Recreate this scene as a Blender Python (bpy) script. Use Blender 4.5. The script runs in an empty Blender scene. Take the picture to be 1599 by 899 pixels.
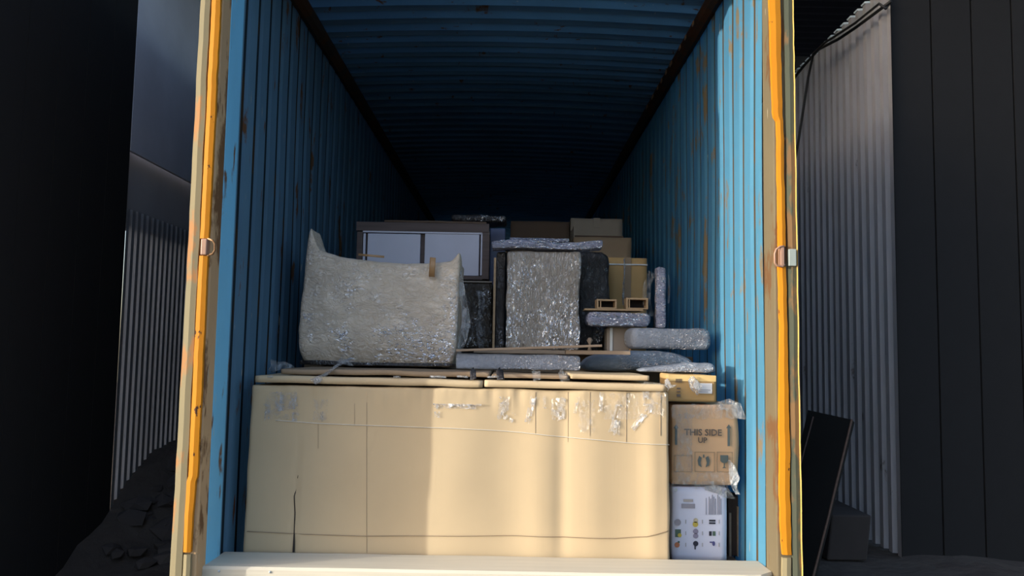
import bpy, bmesh, math, random
from mathutils import Vector, Matrix, noise
PI = math.pi
R_ = math.radians
random.seed(7)
S = bpy.context.scene
COL = S.collection

# ------------------------------------------------------------------ camera
F = 1250.0
TILT, ROLL = R_(4.57), R_(1.0)
CAM = Vector((0.07, -3.43, 0.955))
MC = Matrix.Rotation(PI / 2 + TILT, 3, 'X') @ Matrix.Rotation(ROLL, 3, 'Z')
cd = bpy.data.cameras.new('camera')
cam = bpy.data.objects.new('camera', cd)
COL.objects.link(cam)
cam.matrix_world = Matrix.Translation(CAM) @ MC.to_4x4()
cd.sensor_width = 36
cd.lens = 36 * F / 1599
cd.clip_start = 0.05
S.camera = cam

# ------------------------------------------------------------------ sky and sun
W = bpy.data.worlds.new('sky')
S.world = W
W.use_nodes = True
nt = W.node_tree
nt.nodes.clear()
wo = nt.nodes.new('ShaderNodeOutputWorld')
bg = nt.nodes.new('ShaderNodeBackground')
sk = nt.nodes.new('ShaderNodeTexSky')
sk.sky_type = 'NISHITA'
sk.sun_disc = False
sk.sun_elevation = R_(24)
sk.sun_rotation = R_(250)
sk.air_density = 1.0
sk.dust_density = 3.0
nt.links.new(sk.outputs[0], bg.inputs[0])
nt.links.new(bg.outputs[0], wo.inputs[0])
bg.inputs[1].default_value = 0.40
SUN_AZ, SUN_EL = R_(22.7), R_(7.0)
sd = bpy.data.lights.new('sun', 'SUN')
sd.energy = 5.0
sd.angle = R_(0.6)
sd.color = (1.0, 0.98, 0.88)
sun = bpy.data.objects.new('sun', sd)
COL.objects.link(sun)
tosun = Vector((-math.cos(SUN_AZ) * math.cos(SUN_EL), -math.sin(SUN_AZ) * math.cos(SUN_EL), math.sin(SUN_EL)))
sun.rotation_euler = tosun.to_track_quat('Z', 'Y').to_euler()
sun.location = (-4, -3, 3)
S.view_settings.view_transform = 'Standard'
S.view_settings.look = 'None'
S.view_settings.gamma = 1
S.view_settings.use_curve_mapping = False
S.view_settings.exposure = 0.0


# ------------------------------------------------------------------ helpers
def P(px, py, z):
    """point of the place seen at a pixel, z metres in front of the camera"""
    d = MC @ Vector(((px - 799.5) / F, -(py - 449.5) / F, -1.0))
    return CAM + d * (z / d.y)


def rect(x0, y0, x1, y1, z):
    a, b, c, d = P(x0, (y0 + y1) / 2, z), P(x1, (y0 + y1) / 2, z), P((x0 + x1) / 2, y0, z), P((x0 + x1) / 2, y1, z)
    return a.x, b.x, d.z, c.z, z + CAM.y


def link(name, bm, m, parent=None, smooth=False, loc=None):
    me = bpy.data.meshes.new(name)
    bm.normal_update()
    bm.to_mesh(me)
    bm.free()
    ms = m if isinstance(m, (list, tuple)) else [m]
    for q in ms:
        me.materials.append(q)
    if smooth:
        for p in me.polygons:
            p.use_smooth = True
    o = bpy.data.objects.new(name, me)
    COL.objects.link(o)
    if loc is not None:
        o.location = loc
    if parent:
        o.parent = parent
    return o


def tag(o, label, cat, group=None):
    o['label'] = label
    o['category'] = cat
    if group:
        o['group'] = group
    return o


def thing(name, label, cat, loc=(0, 0, 0), rot=(0, 0, 0), group=None):
    o = bpy.data.objects.new(name, None)
    COL.objects.link(o)
    o.location = loc
    o.rotation_euler = rot
    o.empty_display_size = 0.05
    return tag(o, label, cat, group)


def struct(o):
    o['kind'] = 'structure'
    return o


def sroot(name):
    o = bpy.data.objects.new(name, None)
    COL.objects.link(o)
    return struct(o)


def box(bm, x0, x1, y0, y1, z0, z1, bev=0.0, seg=2):
    r = bmesh.ops.create_cube(bm, size=1)
    vs = r['verts']
    bmesh.ops.scale(bm, vec=(x1 - x0, y1 - y0, z1 - z0), verts=vs)
    bmesh.ops.translate(bm, vec=((x0 + x1) / 2, (y0 + y1) / 2, (z0 + z1) / 2), verts=vs)
    if bev > 0:
        es = list({e for v in vs for e in v.link_edges})
        bmesh.ops.bevel(bm, geom=es, offset=bev, segments=seg, affect='EDGES', profile=0.5)
    return bm


def bx(*a, **k):
    return box(bmesh.new(), *a, **k)


def gridbox(x0, x1, y0, y1, z0, z1, step=0.03, fn=None, rnd=0.0):
    """closed box of fine quads; rnd rounds the edges; fn moves every vertex"""
    bm = bmesh.new()
    n = [max(2, int(round((b - a) / step))) for a, b in ((x0, x1), (y0, y1), (z0, z1))]
    L, H = (x0, y0, z0), (x1, y1, z1)
    c = {}

    def v(i, j, k):
        key = (i, j, k)
        if key not in c:
            p = [L[0] + (H[0] - L[0]) * i / n[0], L[1] + (H[1] - L[1]) * j / n[1], L[2] + (H[2] - L[2]) * k / n[2]]
            if rnd > 0:
                q = [min(max(p[t], L[t] + rnd), H[t] - rnd) for t in range(3)]
                d = Vector(p) - Vector(q)
                if d.length > 1e-9:
                    m = max(abs(t) for t in d)
                    p = list(Vector(q) + d.normalized() * rnd * min(1.0, m / rnd))
            p = Vector(p)
            if fn:
                p = fn(p, i / n[0], j / n[1], k / n[2])
            c[key] = bm.verts.new(p)
        return c[key]
    for i in range(n[0]):
        for k in range(n[2]):
            bm.faces.new((v(i, 0, k), v(i + 1, 0, k), v(i + 1, 0, k + 1), v(i, 0, k + 1)))
            bm.faces.new((v(i, n[1], k), v(i, n[1], k + 1), v(i + 1, n[1], k + 1), v(i + 1, n[1], k)))
    for i in range(n[0]):
        for j in range(n[1]):
            bm.faces.new((v(i, j, n[2]), v(i + 1, j, n[2]), v(i + 1, j + 1, n[2]), v(i, j + 1, n[2])))
            bm.faces.new((v(i, j, 0), v(i, j + 1, 0), v(i + 1, j + 1, 0), v(i + 1, j, 0)))
    for j in range(n[1]):
        for k in range(n[2]):
            bm.faces.new((v(0, j, k), v(0, j, k + 1), v(0, j + 1, k + 1), v(0, j + 1, k)))
            bm.faces.new((v(n[0], j, k), v(n[0], j + 1, k), v(n[0], j + 1, k + 1), v(n[0], j, k + 1)))
    return bm


def tube(bm, pts, r, seg=6):
    pts = [Vector(p) for p in pts]
    rings = []
    for i, p in enumerate(pts):
        a = pts[max(0, i - 1)]
        b = pts[min(len(pts) - 1, i + 1)]
        t = (b - a).normalized()
        u = t.orthogonal().normalized() if i == 0 else (rings[-1][1] - t * rings[-1][1].dot(t)).normalized()
        w = t.cross(u)
        rr = r[i] if isinstance(r, (list, tuple)) else r
        rings.append(([bm.verts.new(p + (u * math.cos(k * 2 * PI / seg) + w * math.sin(k * 2 * PI / seg)) * rr) for k in range(seg)], u))
    for i in range(len(rings) - 1):
        A, B = rings[i][0], rings[i + 1][0]
        for k in range(seg):
            bm.faces.new((A[k], A[(k + 1) % seg], B[(k + 1) % seg], B[k]))
    bm.faces.new(rings[0][0][::-1])
    bm.faces.new(rings[-1][0])
    return bm


def ribbon(bm, pts, w, up=Vector((0, 0, 1)), crumple=0.0, n=4, th=0.0012, seed=0):
    """thin crumpled strip of film along pts, of width w"""
    rows = []
    pts = [Vector(p) for p in pts]
    for i, p in enumerate(pts):
        t = (pts[min(i + 1, len(pts) - 1)] - pts[max(i - 1, 0)]).normalized()
        s = t.cross(Vector((0, -1, 0)))
        if s.length < 0.1:
            s = up.copy()
        s.normalize()
        ww = w[i] if isinstance(w, (list, tuple)) else w
        row = []
        for k in range(n + 1):
            q = p + s * ww * (k / n - 0.5)
            q = q + noise.noise_vector(q * 45 + Vector((seed, 0, 0))) * crumple
            row.append(bm.verts.new(q))
        rows.append(row)
    fs = []
    for i in range(len(rows) - 1):
        for k in range(n):
            fs.append(bm.faces.new((rows[i][k], rows[i][k + 1], rows[i + 1][k + 1], rows[i + 1][k])))
    bmesh.ops.recalc_face_normals(bm, faces=fs)
    bmesh.ops.solidify(bm, geom=fs, thickness=th)
    return bm


def text_bm(body, size, font_bold=False):
    cu = bpy.data.curves.new('t', 'FONT')
    cu.body = body
    cu.size = size
    cu.align_x = 'CENTER'
    cu.align_y = 'CENTER'
    cu.extrude = 0.0006
    cu.resolution_u = 2
    cu.offset = size * 0.018 if font_bold else 0
    o = bpy.data.objects.new('t', cu)
    COL.objects.link(o)
    bpy.context.view_layer.update()
    me = bpy.data.meshes.new_from_object(o)
    bm = bmesh.new()
    bm.from_mesh(me)
    bpy.data.objects.remove(o)
    bpy.data.meshes.remove(me)
    bmesh.ops.rotate(bm, cent=(0, 0, 0), matrix=Matrix.Rotation(PI / 2, 3, 'X'), verts=bm.verts)
    return bm


# ------------------------------------------------------------------ materials
def lin(r, g, b):
    f = lambda c: (c / 255 / 12.92) if c <= 10 else ((c / 255 + 0.055) / 1.055) ** 2.4
    return (f(r), f(g), f(b), 1)


class M:
    def __init__(s, name, base, rough=0.7, metal=0.0, spec=0.4):
        m = bpy.data.materials.new(name)
        m.use_nodes = True
        s.m = m
        s.t = m.node_tree
        s.b = s.t.nodes['Principled BSDF']
        s.b.inputs['Base Color'].default_value = base
        s.b.inputs['Roughness'].default_value = rough
        s.b.inputs['Metallic'].default_value = metal
        s.b.inputs['Specular IOR Level'].default_value = spec
        s.tc = s.t.nodes.new('ShaderNodeTexCoord')
        s.col = None
        s.base = base

    def N(s, t, **k):
        n = s.t.nodes.new(t)
        for a, b in k.items():
            setattr(n, a, b)
        return n

    def L(s, a, b):
        s.t.links.new(a, b)

    def noise(s, scale=5, detail=4, stretch=(1, 1, 1), rough=0.55, dist=0.0):
        mp = s.N('ShaderNodeMapping')
        mp.inputs['Scale'].default_value = stretch
        n = s.N('ShaderNodeTexNoise')
        n.inputs['Scale'].default_value = scale
        n.inputs['Detail'].default_value = detail
        n.inputs['Roughness'].default_value = rough
        n.inputs['Distortion'].default_value = dist
        s.L(s.tc.outputs['Object'], mp.inputs[0])
        s.L(mp.outputs[0], n.inputs['Vector'])
        return n.outputs['Fac']

    def ramp(s, fac, a, b, ca=(0, 0, 0, 1), cb=(1, 1, 1, 1)):
        r = s.N('ShaderNodeValToRGB')
        r.color_ramp.elements[0].position = a
        r.color_ramp.elements[1].position = b
        r.color_ramp.elements[0].color = ca
        r.color_ramp.elements[1].color = cb
        s.L(fac, r.inputs[0])
        return r.outputs[0]

    def mix(s, fac, color):
        """lay another colour over the base where fac is high"""
        x = s.N('ShaderNodeMix', data_type='RGBA')
        s.L(fac, x.inputs[0])
        if s.col is None:
            x.inputs[6].default_value = s.base
        else:
            s.L(s.col, x.inputs[6])
        x.inputs[7].default_value = color
        s.col = x.outputs[2]
        s.L(s.col, s.b.inputs['Base Color'])
        return s

    def bump(s, fac, strength=0.3, dist=0.01, coat=False):
        b = s.N('ShaderNodeBump')
        b.inputs['Strength'].default_value = strength
        b.inputs['Distance'].default_value = dist
        s.L(fac, b.inputs['Height'])
        s.L(b.outputs[0], s.b.inputs['Coat Normal' if coat else 'Normal'])
        return s


def painted(name, base, rust=0.62, rustc=lin(112, 82, 58), scratch=True, seed=0, light=None):
    m = M(name, base, 0.7, spec=0.2)
    m.mix(m.ramp(m.noise(1.7, 5, (1, 1, 0.5)), 0.35, 0.75), light or [c * 0.78 for c in base[:3]] + [1])
    m.mix(m.ramp(m.noise(5.5, 8, (1.2, 1.2, 0.45), 0.62), rust, rust + 0.05), rustc)
    if scratch:
        m.mix(m.ramp(m.noise(38, 4, (1, 1, 0.12)), 0.71, 0.74), lin(190, 180, 160))
        m.mix(m.ramp(m.noise(16, 6, (1, 1, 0.2)), 0.66, 0.70), rustc)
    m.bump(m.noise(22, 5), 0.15, 0.004)
    return m.m


def kraft(name, base, dirt=0.25, flute=True):
    m = M(name, base, 0.75, spec=0.25)
    m.mix(m.ramp(m.noise(2.2, 4), 0.35, 0.8), [c * (1 - dirt) for c in base[:3]] + [1])
    m.mix(m.ramp(m.noise(11, 6, (1, 1, 0.4)), 0.62, 0.85), [c * (1 - dirt * 0.8) for c in base[:3]] + [1])
    m.bump(m.noise(60, 3, (1, 1, 0.02)) if flute else m.noise(30, 4), 0.12, 0.003)
    return m.m


def filmed(name, base, amount=0.2, glint=0.5, scale=30, stretch=(1, 1, 0.6), dirt=0.3, strength=1.0, zone=(0.40, 0.62), grad=None):
    """packing under stretch film: dull inside, crinkled glossy film outside that glints where it is creased"""
    m = M(name, base, 0.6, spec=0.3)
    m.mix(m.ramp(m.noise(3.0, 4), 0.3, 0.8), [c * (1 - dirt) for c in base[:3]] + [1])
    m.mix(m.ramp(m.noise(16, 6, stretch), 0.5, 0.85), [min(1, c * 1.3 + 0.01) for c in base[:3]] + [1])
    cr = m.noise(scale, 2.5, stretch, 0.55, 2.2)
    m.bump(m.noise(scale, 5, stretch, 0.6, 1.5), 0.5, 0.015)
    gl = m.N('ShaderNodeBsdfGlossy')
    gl.inputs['Color'].default_value = (0.92, 0.93, 1.0, 1)
    gl.inputs['Roughness'].default_value = 0.07
    bp = m.N('ShaderNodeBump')
    bp.inputs['Strength'].default_value = strength
    bp.inputs['Distance'].default_value = 0.03
    m.L(cr, bp.inputs['Height'])
    m.L(bp.outputs[0], gl.inputs['Normal'])
    g = m.ramp(m.noise(scale * 1.3, 4, stretch, 0.6, 1.5), 0.46, 0.60)
    big = m.ramp(m.noise(4.5, 4, (1, 1, 1), 0.6), zone[0], zone[1])
    mu = m.N('ShaderNodeMath', operation='MULTIPLY')
    m.L(g, mu.inputs[0])
    m.L(big, mu.inputs[1])
    if grad:
        # glossy share drops with height: (height of full effect, height of least, least)
        sx = m.N('ShaderNodeSeparateXYZ')
        m.L(m.tc.outputs['Object'], sx.inputs[0])
        mr = m.N('ShaderNodeMapRange')
        mr.inputs[1].default_value, mr.inputs[2].default_value = grad[0], grad[1]
        mr.inputs[3].default_value, mr.inputs[4].default_value = 1.0, grad[2]
        m.L(sx.outputs[2], mr.inputs[0])
        m2 = m.N('ShaderNodeMath', operation='MULTIPLY')
        m.L(mu.outputs[0], m2.inputs[0])
        m.L(mr.outputs[0], m2.inputs[1])
        mu = m2
    ma = m.N('ShaderNodeMath', operation='MULTIPLY_ADD')
    m.L(mu.outputs[0], ma.inputs[0])
    ma.inputs[1].default_value = glint
    ma.inputs[2].default_value = amount * 0.5
    mx = m.N('ShaderNodeMixShader')
    m.L(ma.outputs[0], mx.inputs[0])
    m.L(m.b.outputs[0], mx.inputs[1])
    m.L(gl.outputs[0], mx.inputs[2])
    m.L(mx.outputs[0], m.t.nodes['Material Output'].inputs[0])
    return m.m


def clear_film(name, alpha=0.35, scale=45, stretch=(1, 1, 0.5)):
    """clear film: mostly see-through, glossy on its creases"""
    m = M(name, (0.75, 0.76, 0.80, 1), 0.2, spec=0.8)
    cr = m.noise(scale, 7, stretch, 0.68, 1.2)
    m.bump(cr, 1.0, 0.02)
    tr = m.N('ShaderNodeBsdfTransparent')
    gl = m.N('ShaderNodeBsdfGlossy')
    gl.inputs['Roughness'].default_value = 0.1
    bp = m.N('ShaderNodeBump')
    bp.inputs['Strength'].default_value = 1.0
    bp.inputs['Distance'].default_value = 0.03
    m.L(cr, bp.inputs['Height'])
    m.L(bp.outputs[0], gl.inputs['Normal'])
    a = m.N('ShaderNodeMixShader')
    a.inputs[0].default_value = 0.5
    m.L(m.b.outputs[0], a.inputs[1])
    m.L(gl.outputs[0], a.inputs[2])
    f = m.ramp(m.noise(scale * 0.8, 6, stretch, 0.65, 0.8), 0.42, 0.72, (alpha * 0.25,) * 3 + (1,), (min(1, alpha * 1.9),) * 3 + (1,))
    mx = m.N('ShaderNodeMixShader')
    m.L(f, mx.inputs[0])
    m.L(tr.outputs[0], mx.inputs[1])
    m.L(a.outputs[0], mx.inputs[2])
    m.L(mx.outputs[0], m.t.nodes['Material Output'].inputs[0])
    return m.m


def plain(name, c, rough=0.6, metal=0, nz=None, amt=0.25, spec=0.4):
    m = M(name, c, rough, metal, spec)
    m.mix(m.ramp(m.noise(nz or 8, 5), 0.35, 0.75), [q * (1 - amt) for q in c[:3]] + [1])
    m.bump(m.noise(40, 4), 0.15, 0.003)
    return m.m


def wood(name, c, amt=0.3, stretch=(0.06, 1, 1)):
    m = M(name, c, 0.6, spec=0.3)
    m.mix(m.ramp(m.noise(40, 5, stretch), 0.35, 0.7), [q * (1 - amt) for q in c[:3]] + [1])
    m.bump(m.noise(60, 4, stretch), 0.2, 0.003)
    return m.m


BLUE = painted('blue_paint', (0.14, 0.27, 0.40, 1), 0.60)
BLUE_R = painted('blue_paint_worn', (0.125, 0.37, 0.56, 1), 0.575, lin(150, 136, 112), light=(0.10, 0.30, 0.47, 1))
BLUE_ROOF = painted('blue_paint_roof', (0.16, 0.30, 0.42, 1), 0.66)
RUSTED = painted('rusted_steel', lin(196, 162, 122), 0.5, lin(116, 84, 56), True, light=lin(176, 142, 106))
RUSTED_LIGHT = painted('rusted_steel_pale', lin(104, 94, 74), 0.52, lin(96, 68, 44), True, light=lin(92, 82, 64))
RAIL = painted('rusted_rail', lin(58, 48, 42), 0.5, lin(70, 46, 30), False)
ORANGE = M('orange_paint', (0.52, 0.20, 0.010, 1), 0.6, spec=0.15)
ORANGE.mix(ORANGE.ramp(ORANGE.noise(3, 4, (1, 1, 0.6)), 0.35, 0.8), (0.46, 0.165, 0.010, 1))
ORANGE.mix(ORANGE.ramp(ORANGE.noise(19, 7, (1, 1, 0.5), 0.65), 0.64, 0.66), lin(70, 44, 30))
ORANGE.bump(ORANGE.noise(20, 4), 0.2, 0.004)
ORANGE = ORANGE.m
CREAM = painted('cream_steel', lin(146, 132, 100), 0.56, lin(170, 122, 78), False, light=lin(130, 122, 98))
OLIVE = painted('olive_grey_steel', lin(84, 86, 70), 0.56, lin(120, 92, 62), False, light=lin(70, 74, 64))
YELLOWEDGE = plain('yellow_edge', lin(196, 158, 84))
HINGE = plain('hinge_steel', lin(168, 132, 112), 0.5, 0.1)
DARK = plain('dark_recess', lin(34, 28, 28), 0.8)
KRAFT = kraft('cardboard', (0.49, 0.375, 0.235, 1), 0.10)
KRAFT2 = kraft('cardboard_brown', (0.66, 0.42, 0.25, 1), 0.2)
KRAFT3 = kraft('cardboard_small', (0.46, 0.29, 0.125, 1), 0.2)
KRAFTD = kraft('cardboard_dull', (0.28, 0.20, 0.13, 1), 0.25)
KRAFTP = kraft('cardboard_pale', (0.34, 0.29, 0.24, 1), 0.2)
KRAFTDD = kraft('cardboard_dark', (0.13, 0.085, 0.06, 1), 0.25)
CREASE = plain('cardboard_crease', (0.20, 0.14, 0.085, 1))
WHITEBOX = kraft('white_card', (0.68, 0.67, 0.79, 1), 0.06, False)
WRAP_KRAFT = filmed('film_over_kraft', (0.62, 0.50, 0.38, 1), 0.20, 1.0, 38, (0.6, 1, 0.9), zone=(0.46, 0.66), grad=(0.12, 0.5, 0.35))
WRAP_GLIT = filmed('film_over_grey', (0.22, 0.185, 0.15, 1), 0.26, 1.25, 48, (1, 1, 0.32), zone=(0.36, 0.62), grad=(0.1, 0.5, 0.3))
WRAP_BLUE = filmed('film_over_blue_grey', (0.10, 0.135, 0.19, 1), 0.12, .5, 46, (0.7, 1, 1), zone=(.48, .66))
WRAP_LIGHT = filmed('film_over_light_grey', (0.22, 0.245, 0.30, 1), 0.16, .6, 46, (1, 1, 1), zone=(.44, .64))
WRAP_SILVER = filmed('film_over_silver', (0.19, 0.20, 0.29, 1), 0.28, .85, 42, (0.5, 1, 1.4), zone=(0.3, 0.5))
WRAP_DARK = filmed('film_over_dark', (0.022, 0.019, 0.020, 1), 0.06, 0.5, 24, zone=(.5, .7))
WRAP_BROWN = filmed('film_over_brown', (0.055, 0.042, 0.030, 1), 0.08, 0.5, 24, zone=(.5, .7))
FILM = clear_film('loose_film', 0.42)
TAPE = clear_film('packing_tape', 0.22, 60)
STRING = plain('string', (0.62, 0.58, 0.50, 1), 0.4)
STRAPW = plain('white_strap', (0.55, 0.58, 0.6, 1), 0.3)
PLANK = wood('planed_board', (0.58, 0.53, 0.43, 1), 0.10)
SLAT = wood('pine', (0.34, 0.23, 0.135, 1), 0.25)
BOARD = wood('board_grey', (0.27, 0.20, 0.145, 1), 0.2)
DARKWOOD = wood('dark_wood', (0.05, 0.03, 0.022, 1), 0.3, (1, 1, 0.06))
CABFRAME = wood('cabinet_frame', (0.10, 0.07, 0.065, 1), 0.3)
CABWHITE = plain('cabinet_white', (0.44, 0.44, 0.54, 1), 0.35, amt=0.05)
BLUEPANEL = plain('blue_grey_panel', (0.13, 0.15, 0.26, 1), 0.4, amt=0.1)
INK = plain('ink', (0.05, 0.055, 0.06, 1), 0.7)
INKF = plain('faded_ink', (0.30, 0.30, 0.36, 1), 0.7)
GREYSHEET = painted('galvanised_sheet', (0.50, 0.49, 0.51, 1), 0.66, lin(96, 84, 78), False)
DARKSHEET = painted('dark_sheet', (0.34, 0.35, 0.38, 1), 0.72, lin(60, 54, 54), False)
TARP = plain('navy_panel', (0.55, 0.55, 0.62, 1), 0.6, nz=2, amt=0.2)
SOOT = plain('sooty_boards', (0.006, 0.006, 0.007, 1), 0.9)
ROOFD = plain('roof_underside', (0.03, 0.03, 0.036, 1), 0.7)
BLACKP = plain('black_panel', (0.012, 0.011, 0.010, 1), 0.75, nz=3, spec=0.1)
GROUND = M('packed_earth', (0.07, 0.06, 0.052, 1), 0.95, spec=0.1)
GROUND.mix(GROUND.ramp(GROUND.noise(3, 8), 0.4, 0.7), (0.05, 0.04, 0.036, 1))
GROUND.bump(GROUND.noise(9, 8), 0.8, 0.03)
GROUND = GROUND.m
STONE = plain('rubble', (0.06, 0.052, 0.05, 1), 0.95, spec=0.1)
CABLE = plain('black_cable', (0.008, 0.008, 0.009, 1), 0.6)
GAP_LIGHT = plain('gap_light_paint', (0.72, 0.85, 0.95, 1), 0.5)  # colour imitates sky light showing above the sheets

# ------------------------------------------------------------------ the container shell
HC = 2.935           # ceiling height
PITCH = 0.18
LEN = 11.5


def corr_profile(n, pitch, depth, f_in, sl):
    pts = []
    for i in range(n):
        a = i * pitch
        pts += [(a, 0), (a + f_in, 0), (a + f_in + sl, depth), (a + pitch - sl, depth)]
    pts.append((n * pitch, 0))
    return pts


def wall_profile(n, pitch):
    """container side wall: flat, short fall, narrow valley, long rise; the strip by the valley is darker (material 1)"""
    pts = []
    for i in range(n):
        a = i * pitch
        pts += [(a, 0), (a + .098, 0), (a + .108, .034), (a + .128, .034), (a + .163, .0115)]
    pts.append((n * pitch, 0))
    return pts


def groove_strip(o, m, axis_pitch=PITCH, y0=0.0):  # gives the strip by each wall valley a darker paint
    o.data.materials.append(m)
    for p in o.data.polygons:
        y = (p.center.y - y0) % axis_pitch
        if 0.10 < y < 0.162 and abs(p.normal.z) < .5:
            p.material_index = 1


def sheet(pts, e0, e1, place, th=0.004, sub=1):
    bm = bmesh.new()
    rows = []
    for q in range(sub + 1):
        e = e0 + (e1 - e0) * q / sub
        rows.append([bm.verts.new(place(a, d, e)) for a, d in pts])
    fs = []
    for q in range(sub):
        for i in range(len(pts) - 1):
            fs.append(bm.faces.new((rows[q][i], rows[q][i + 1], rows[q + 1][i + 1], rows[q + 1][i])))
    bmesh.ops.solidify(bm, geom=fs, thickness=th)
    bmesh.ops.recalc_face_normals(bm, faces=bm.faces)
    return bm


nrib = int(LEN / PITCH)
prof = wall_profile(nrib, PITCH)
GRIME = painted('groove_paint', (0.020, 0.038, 0.052, 1), 0.5, lin(66, 54, 40))
GROOVE_PAINT_R = painted('groove_paint_pale', (0.06, 0.10, 0.11, 1), 0.45, lin(96, 78, 52))


def dent(y, z, s):
    return 0.010 * noise.noise(Vector((s, y * 1.3, z * 0.9)))


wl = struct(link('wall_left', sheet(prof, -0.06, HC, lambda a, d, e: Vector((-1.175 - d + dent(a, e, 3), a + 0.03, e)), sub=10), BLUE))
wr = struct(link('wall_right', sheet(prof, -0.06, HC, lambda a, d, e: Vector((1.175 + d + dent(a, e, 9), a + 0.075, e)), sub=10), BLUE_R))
rprof = corr_profile(nrib, 0.183, 0.03, 0.11, 0.014)
ce = struct(link('ceiling', sheet([(a, d) for a, d in rprof], -1.175, 1.175,
            lambda a, d, e: Vector((e, a + 0.05, HC + d + 0.035 * (1 - (e / 1.175) ** 2) - 0.01)), sub=12), BLUE_ROOF))
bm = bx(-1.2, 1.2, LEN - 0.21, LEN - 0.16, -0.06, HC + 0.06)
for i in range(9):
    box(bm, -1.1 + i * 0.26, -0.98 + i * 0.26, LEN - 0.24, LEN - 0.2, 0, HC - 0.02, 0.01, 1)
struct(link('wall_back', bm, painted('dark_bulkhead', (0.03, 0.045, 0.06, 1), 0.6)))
groove_strip(wl, GRIME, PITCH, .03)
groove_strip(wr, GROOVE_PAINT_R, PITCH, .075)
# plywood floor in boards
fl = sroot('floor')
n = 0
y = 0.22
pm = None
while y < LEN - 0.2:
    if pm is None:
        o = link('floor_board', bx(-1.15, 1.15, 0, 0.59, -0.03, 0.0, bev=0.003, seg=1), KRAFTDD, fl)
        pm = o
    else:
        o = pm.copy()
        COL.objects.link(o)
    o.location = (0, y, 0)
    y += 0.6
# top side rails
bm = bmesh.new()
tube(bm, [(-1.145, 0.02, HC - 0.045), (-1.145, LEN, HC - 0.045)], 0.045, 8)
struct(link('trim_1', bm, RAIL))
bm = bmesh.new()
tube(bm, [(1.145, 0.02, HC - 0.045), (1.145, LEN, HC - 0.045)], 0.045, 8)
struct(link('trim_2', bm, RAIL))
# bright chips along the right-hand rail
random.seed(4)
bm = bmesh.new()
for i in range(9):
    yy = 1.1 + i * 0.19 + random.uniform(-.05, .05)
    box(bm, 1.094, 1.100, yy, yy + random.uniform(.03, .07), HC - 0.07, HC - 0.045, 0.001, 1)
o = link('trim_3', bm, plain('weld_beads', lin(150, 120, 90)))
struct(o)
# header and sill
struct(link('trim_4', bx(-1.26, 1.26, -0.02, 0.05, HC + 0.03, HC + 0.22, bev=0.01), BLUE))
struct(link('trim_5', bx(-1.26, 1.26, -0.10, 0.20, -0.16, -0.062, bev=0.008), RUSTED))


def post(name, s, yf, strips, m_in, m_out):
    """corner post: jamb with its inner face, s = -1 left, +1 right"""
    bm = bmesh.new()
    box(bm, min(s * 1.172, s * 1.26), max(s * 1.172, s * 1.26), yf + 0.02, 0.06, -0.16, HC + 0.2, 0.006, 2)
    r = struct(link(name, bm, m_in))
    return r


pl = post('trim_6', -1, -0.17, None, RUSTED, CREAM)
link('jamb_plate', bx(-1.1755, -1.169, -0.055, 0.10, -0.06, HC, bev=.002), painted('blue_plate_lit', (0.20, 0.55, 0.80, 1), 0.64), pl)  # paler than the wall: light caught from the right wall is put into the paint
pr = post('trim_7', 1, -0.105, None, RUSTED_LIGHT, OLIVE)


def flange(pts, th, mat, parent, name, y0, seed):
    """vertical bent flange: pts = (z, x0, x1)"""
    bm = bmesh.new()
    N = 60
    rows = []
    zs = [p[0] for p in pts]
    for i in range(N + 1):
        z = zs[0] + (zs[-1] - zs[0]) * i / N
        for a, b in zip(pts, pts[1:]):
            if a[0] <= z <= b[0] + 1e-9:
                t = (z - a[0]) / (b[0] - a[0])
                x0, x1 = a[1] + (b[1] - a[1]) * t, a[2] + (b[2] - a[2]) * t
                break
        w = 0.0022 * noise.noise(Vector((seed, z * 6, 0))) + 0.0015 * noise.noise(Vector((seed, z * 19, 4)))
        yy = y0 + 0.004 * noise.noise(Vector((seed, z * 4, 7)))
        r = [bm.verts.new((x0 + w, yy + th, z)), bm.verts.new((x0 + w, yy + 0.002, z)), bm.verts.new(((x0 + x1) / 2 + w, yy - 0.002, z)),
             bm.verts.new((x1 + w * 1.4, yy + 0.002, z)), bm.verts.new((x1 + w * 1.4, yy + th, z))]
        rows.append(r)
    for i in range(N):
        for k in range(5):
            bm.faces.new((rows[i][k], rows[i][(k + 1) % 5], rows[i + 1][(k + 1) % 5], rows[i + 1][k]))
    bm.faces.new(rows[0][::-1])
    bm.faces.new(rows[-1])
    bmesh.ops.recalc_face_normals(bm, faces=bm.faces)
    return link(name, bm, mat, parent)


def zat(px, py, z):
    return P(px, py, z).z


# left-hand post: cream outer edge, dark gap, orange strip
zL = 3.26
yL = zL + CAM.y
zt, zb = zat(330, -60, zL), zat(310, 372, zL)
flange([(zb, -1.213, -1.178), (zt, -1.213, -1.176)], 0.02, ORANGE, pl, 'orange_strip', yL - 0.002, 1)
zb2, zt2 = zat(300, 862, zL), zat(310, 399, zL)
flange([(zb2, -1.219, -1.190), (zb2 + 0.28, -1.221, -1.186), (zb2 + 0.30, -1.214, -1.178), (zt2 - 0.3, -1.215, -1.178), (zt2, -1.213, -1.179)], 0.02, ORANGE, pl, 'orange_strip', yL - 0.002, 5)
flange([(-0.16, -1.218, -1.190), (zb2 - 0.01, -1.218, -1.190)], 0.02, CREAM, pl, 'strip_foot', yL, 8)
flange([(-0.17, -1.272, -1.224), (1.0, -1.264, -1.219), (HC + 0.25, -1.260, -1.222)], 0.16, CREAM, pl, 'door_edge', yL + 0.002, 3)
link('gap_plate', bx(-1.226, -1.19, yL + 0.022, yL + 0.04, -0.16, HC + 0.2), DARK, pl)
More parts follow.
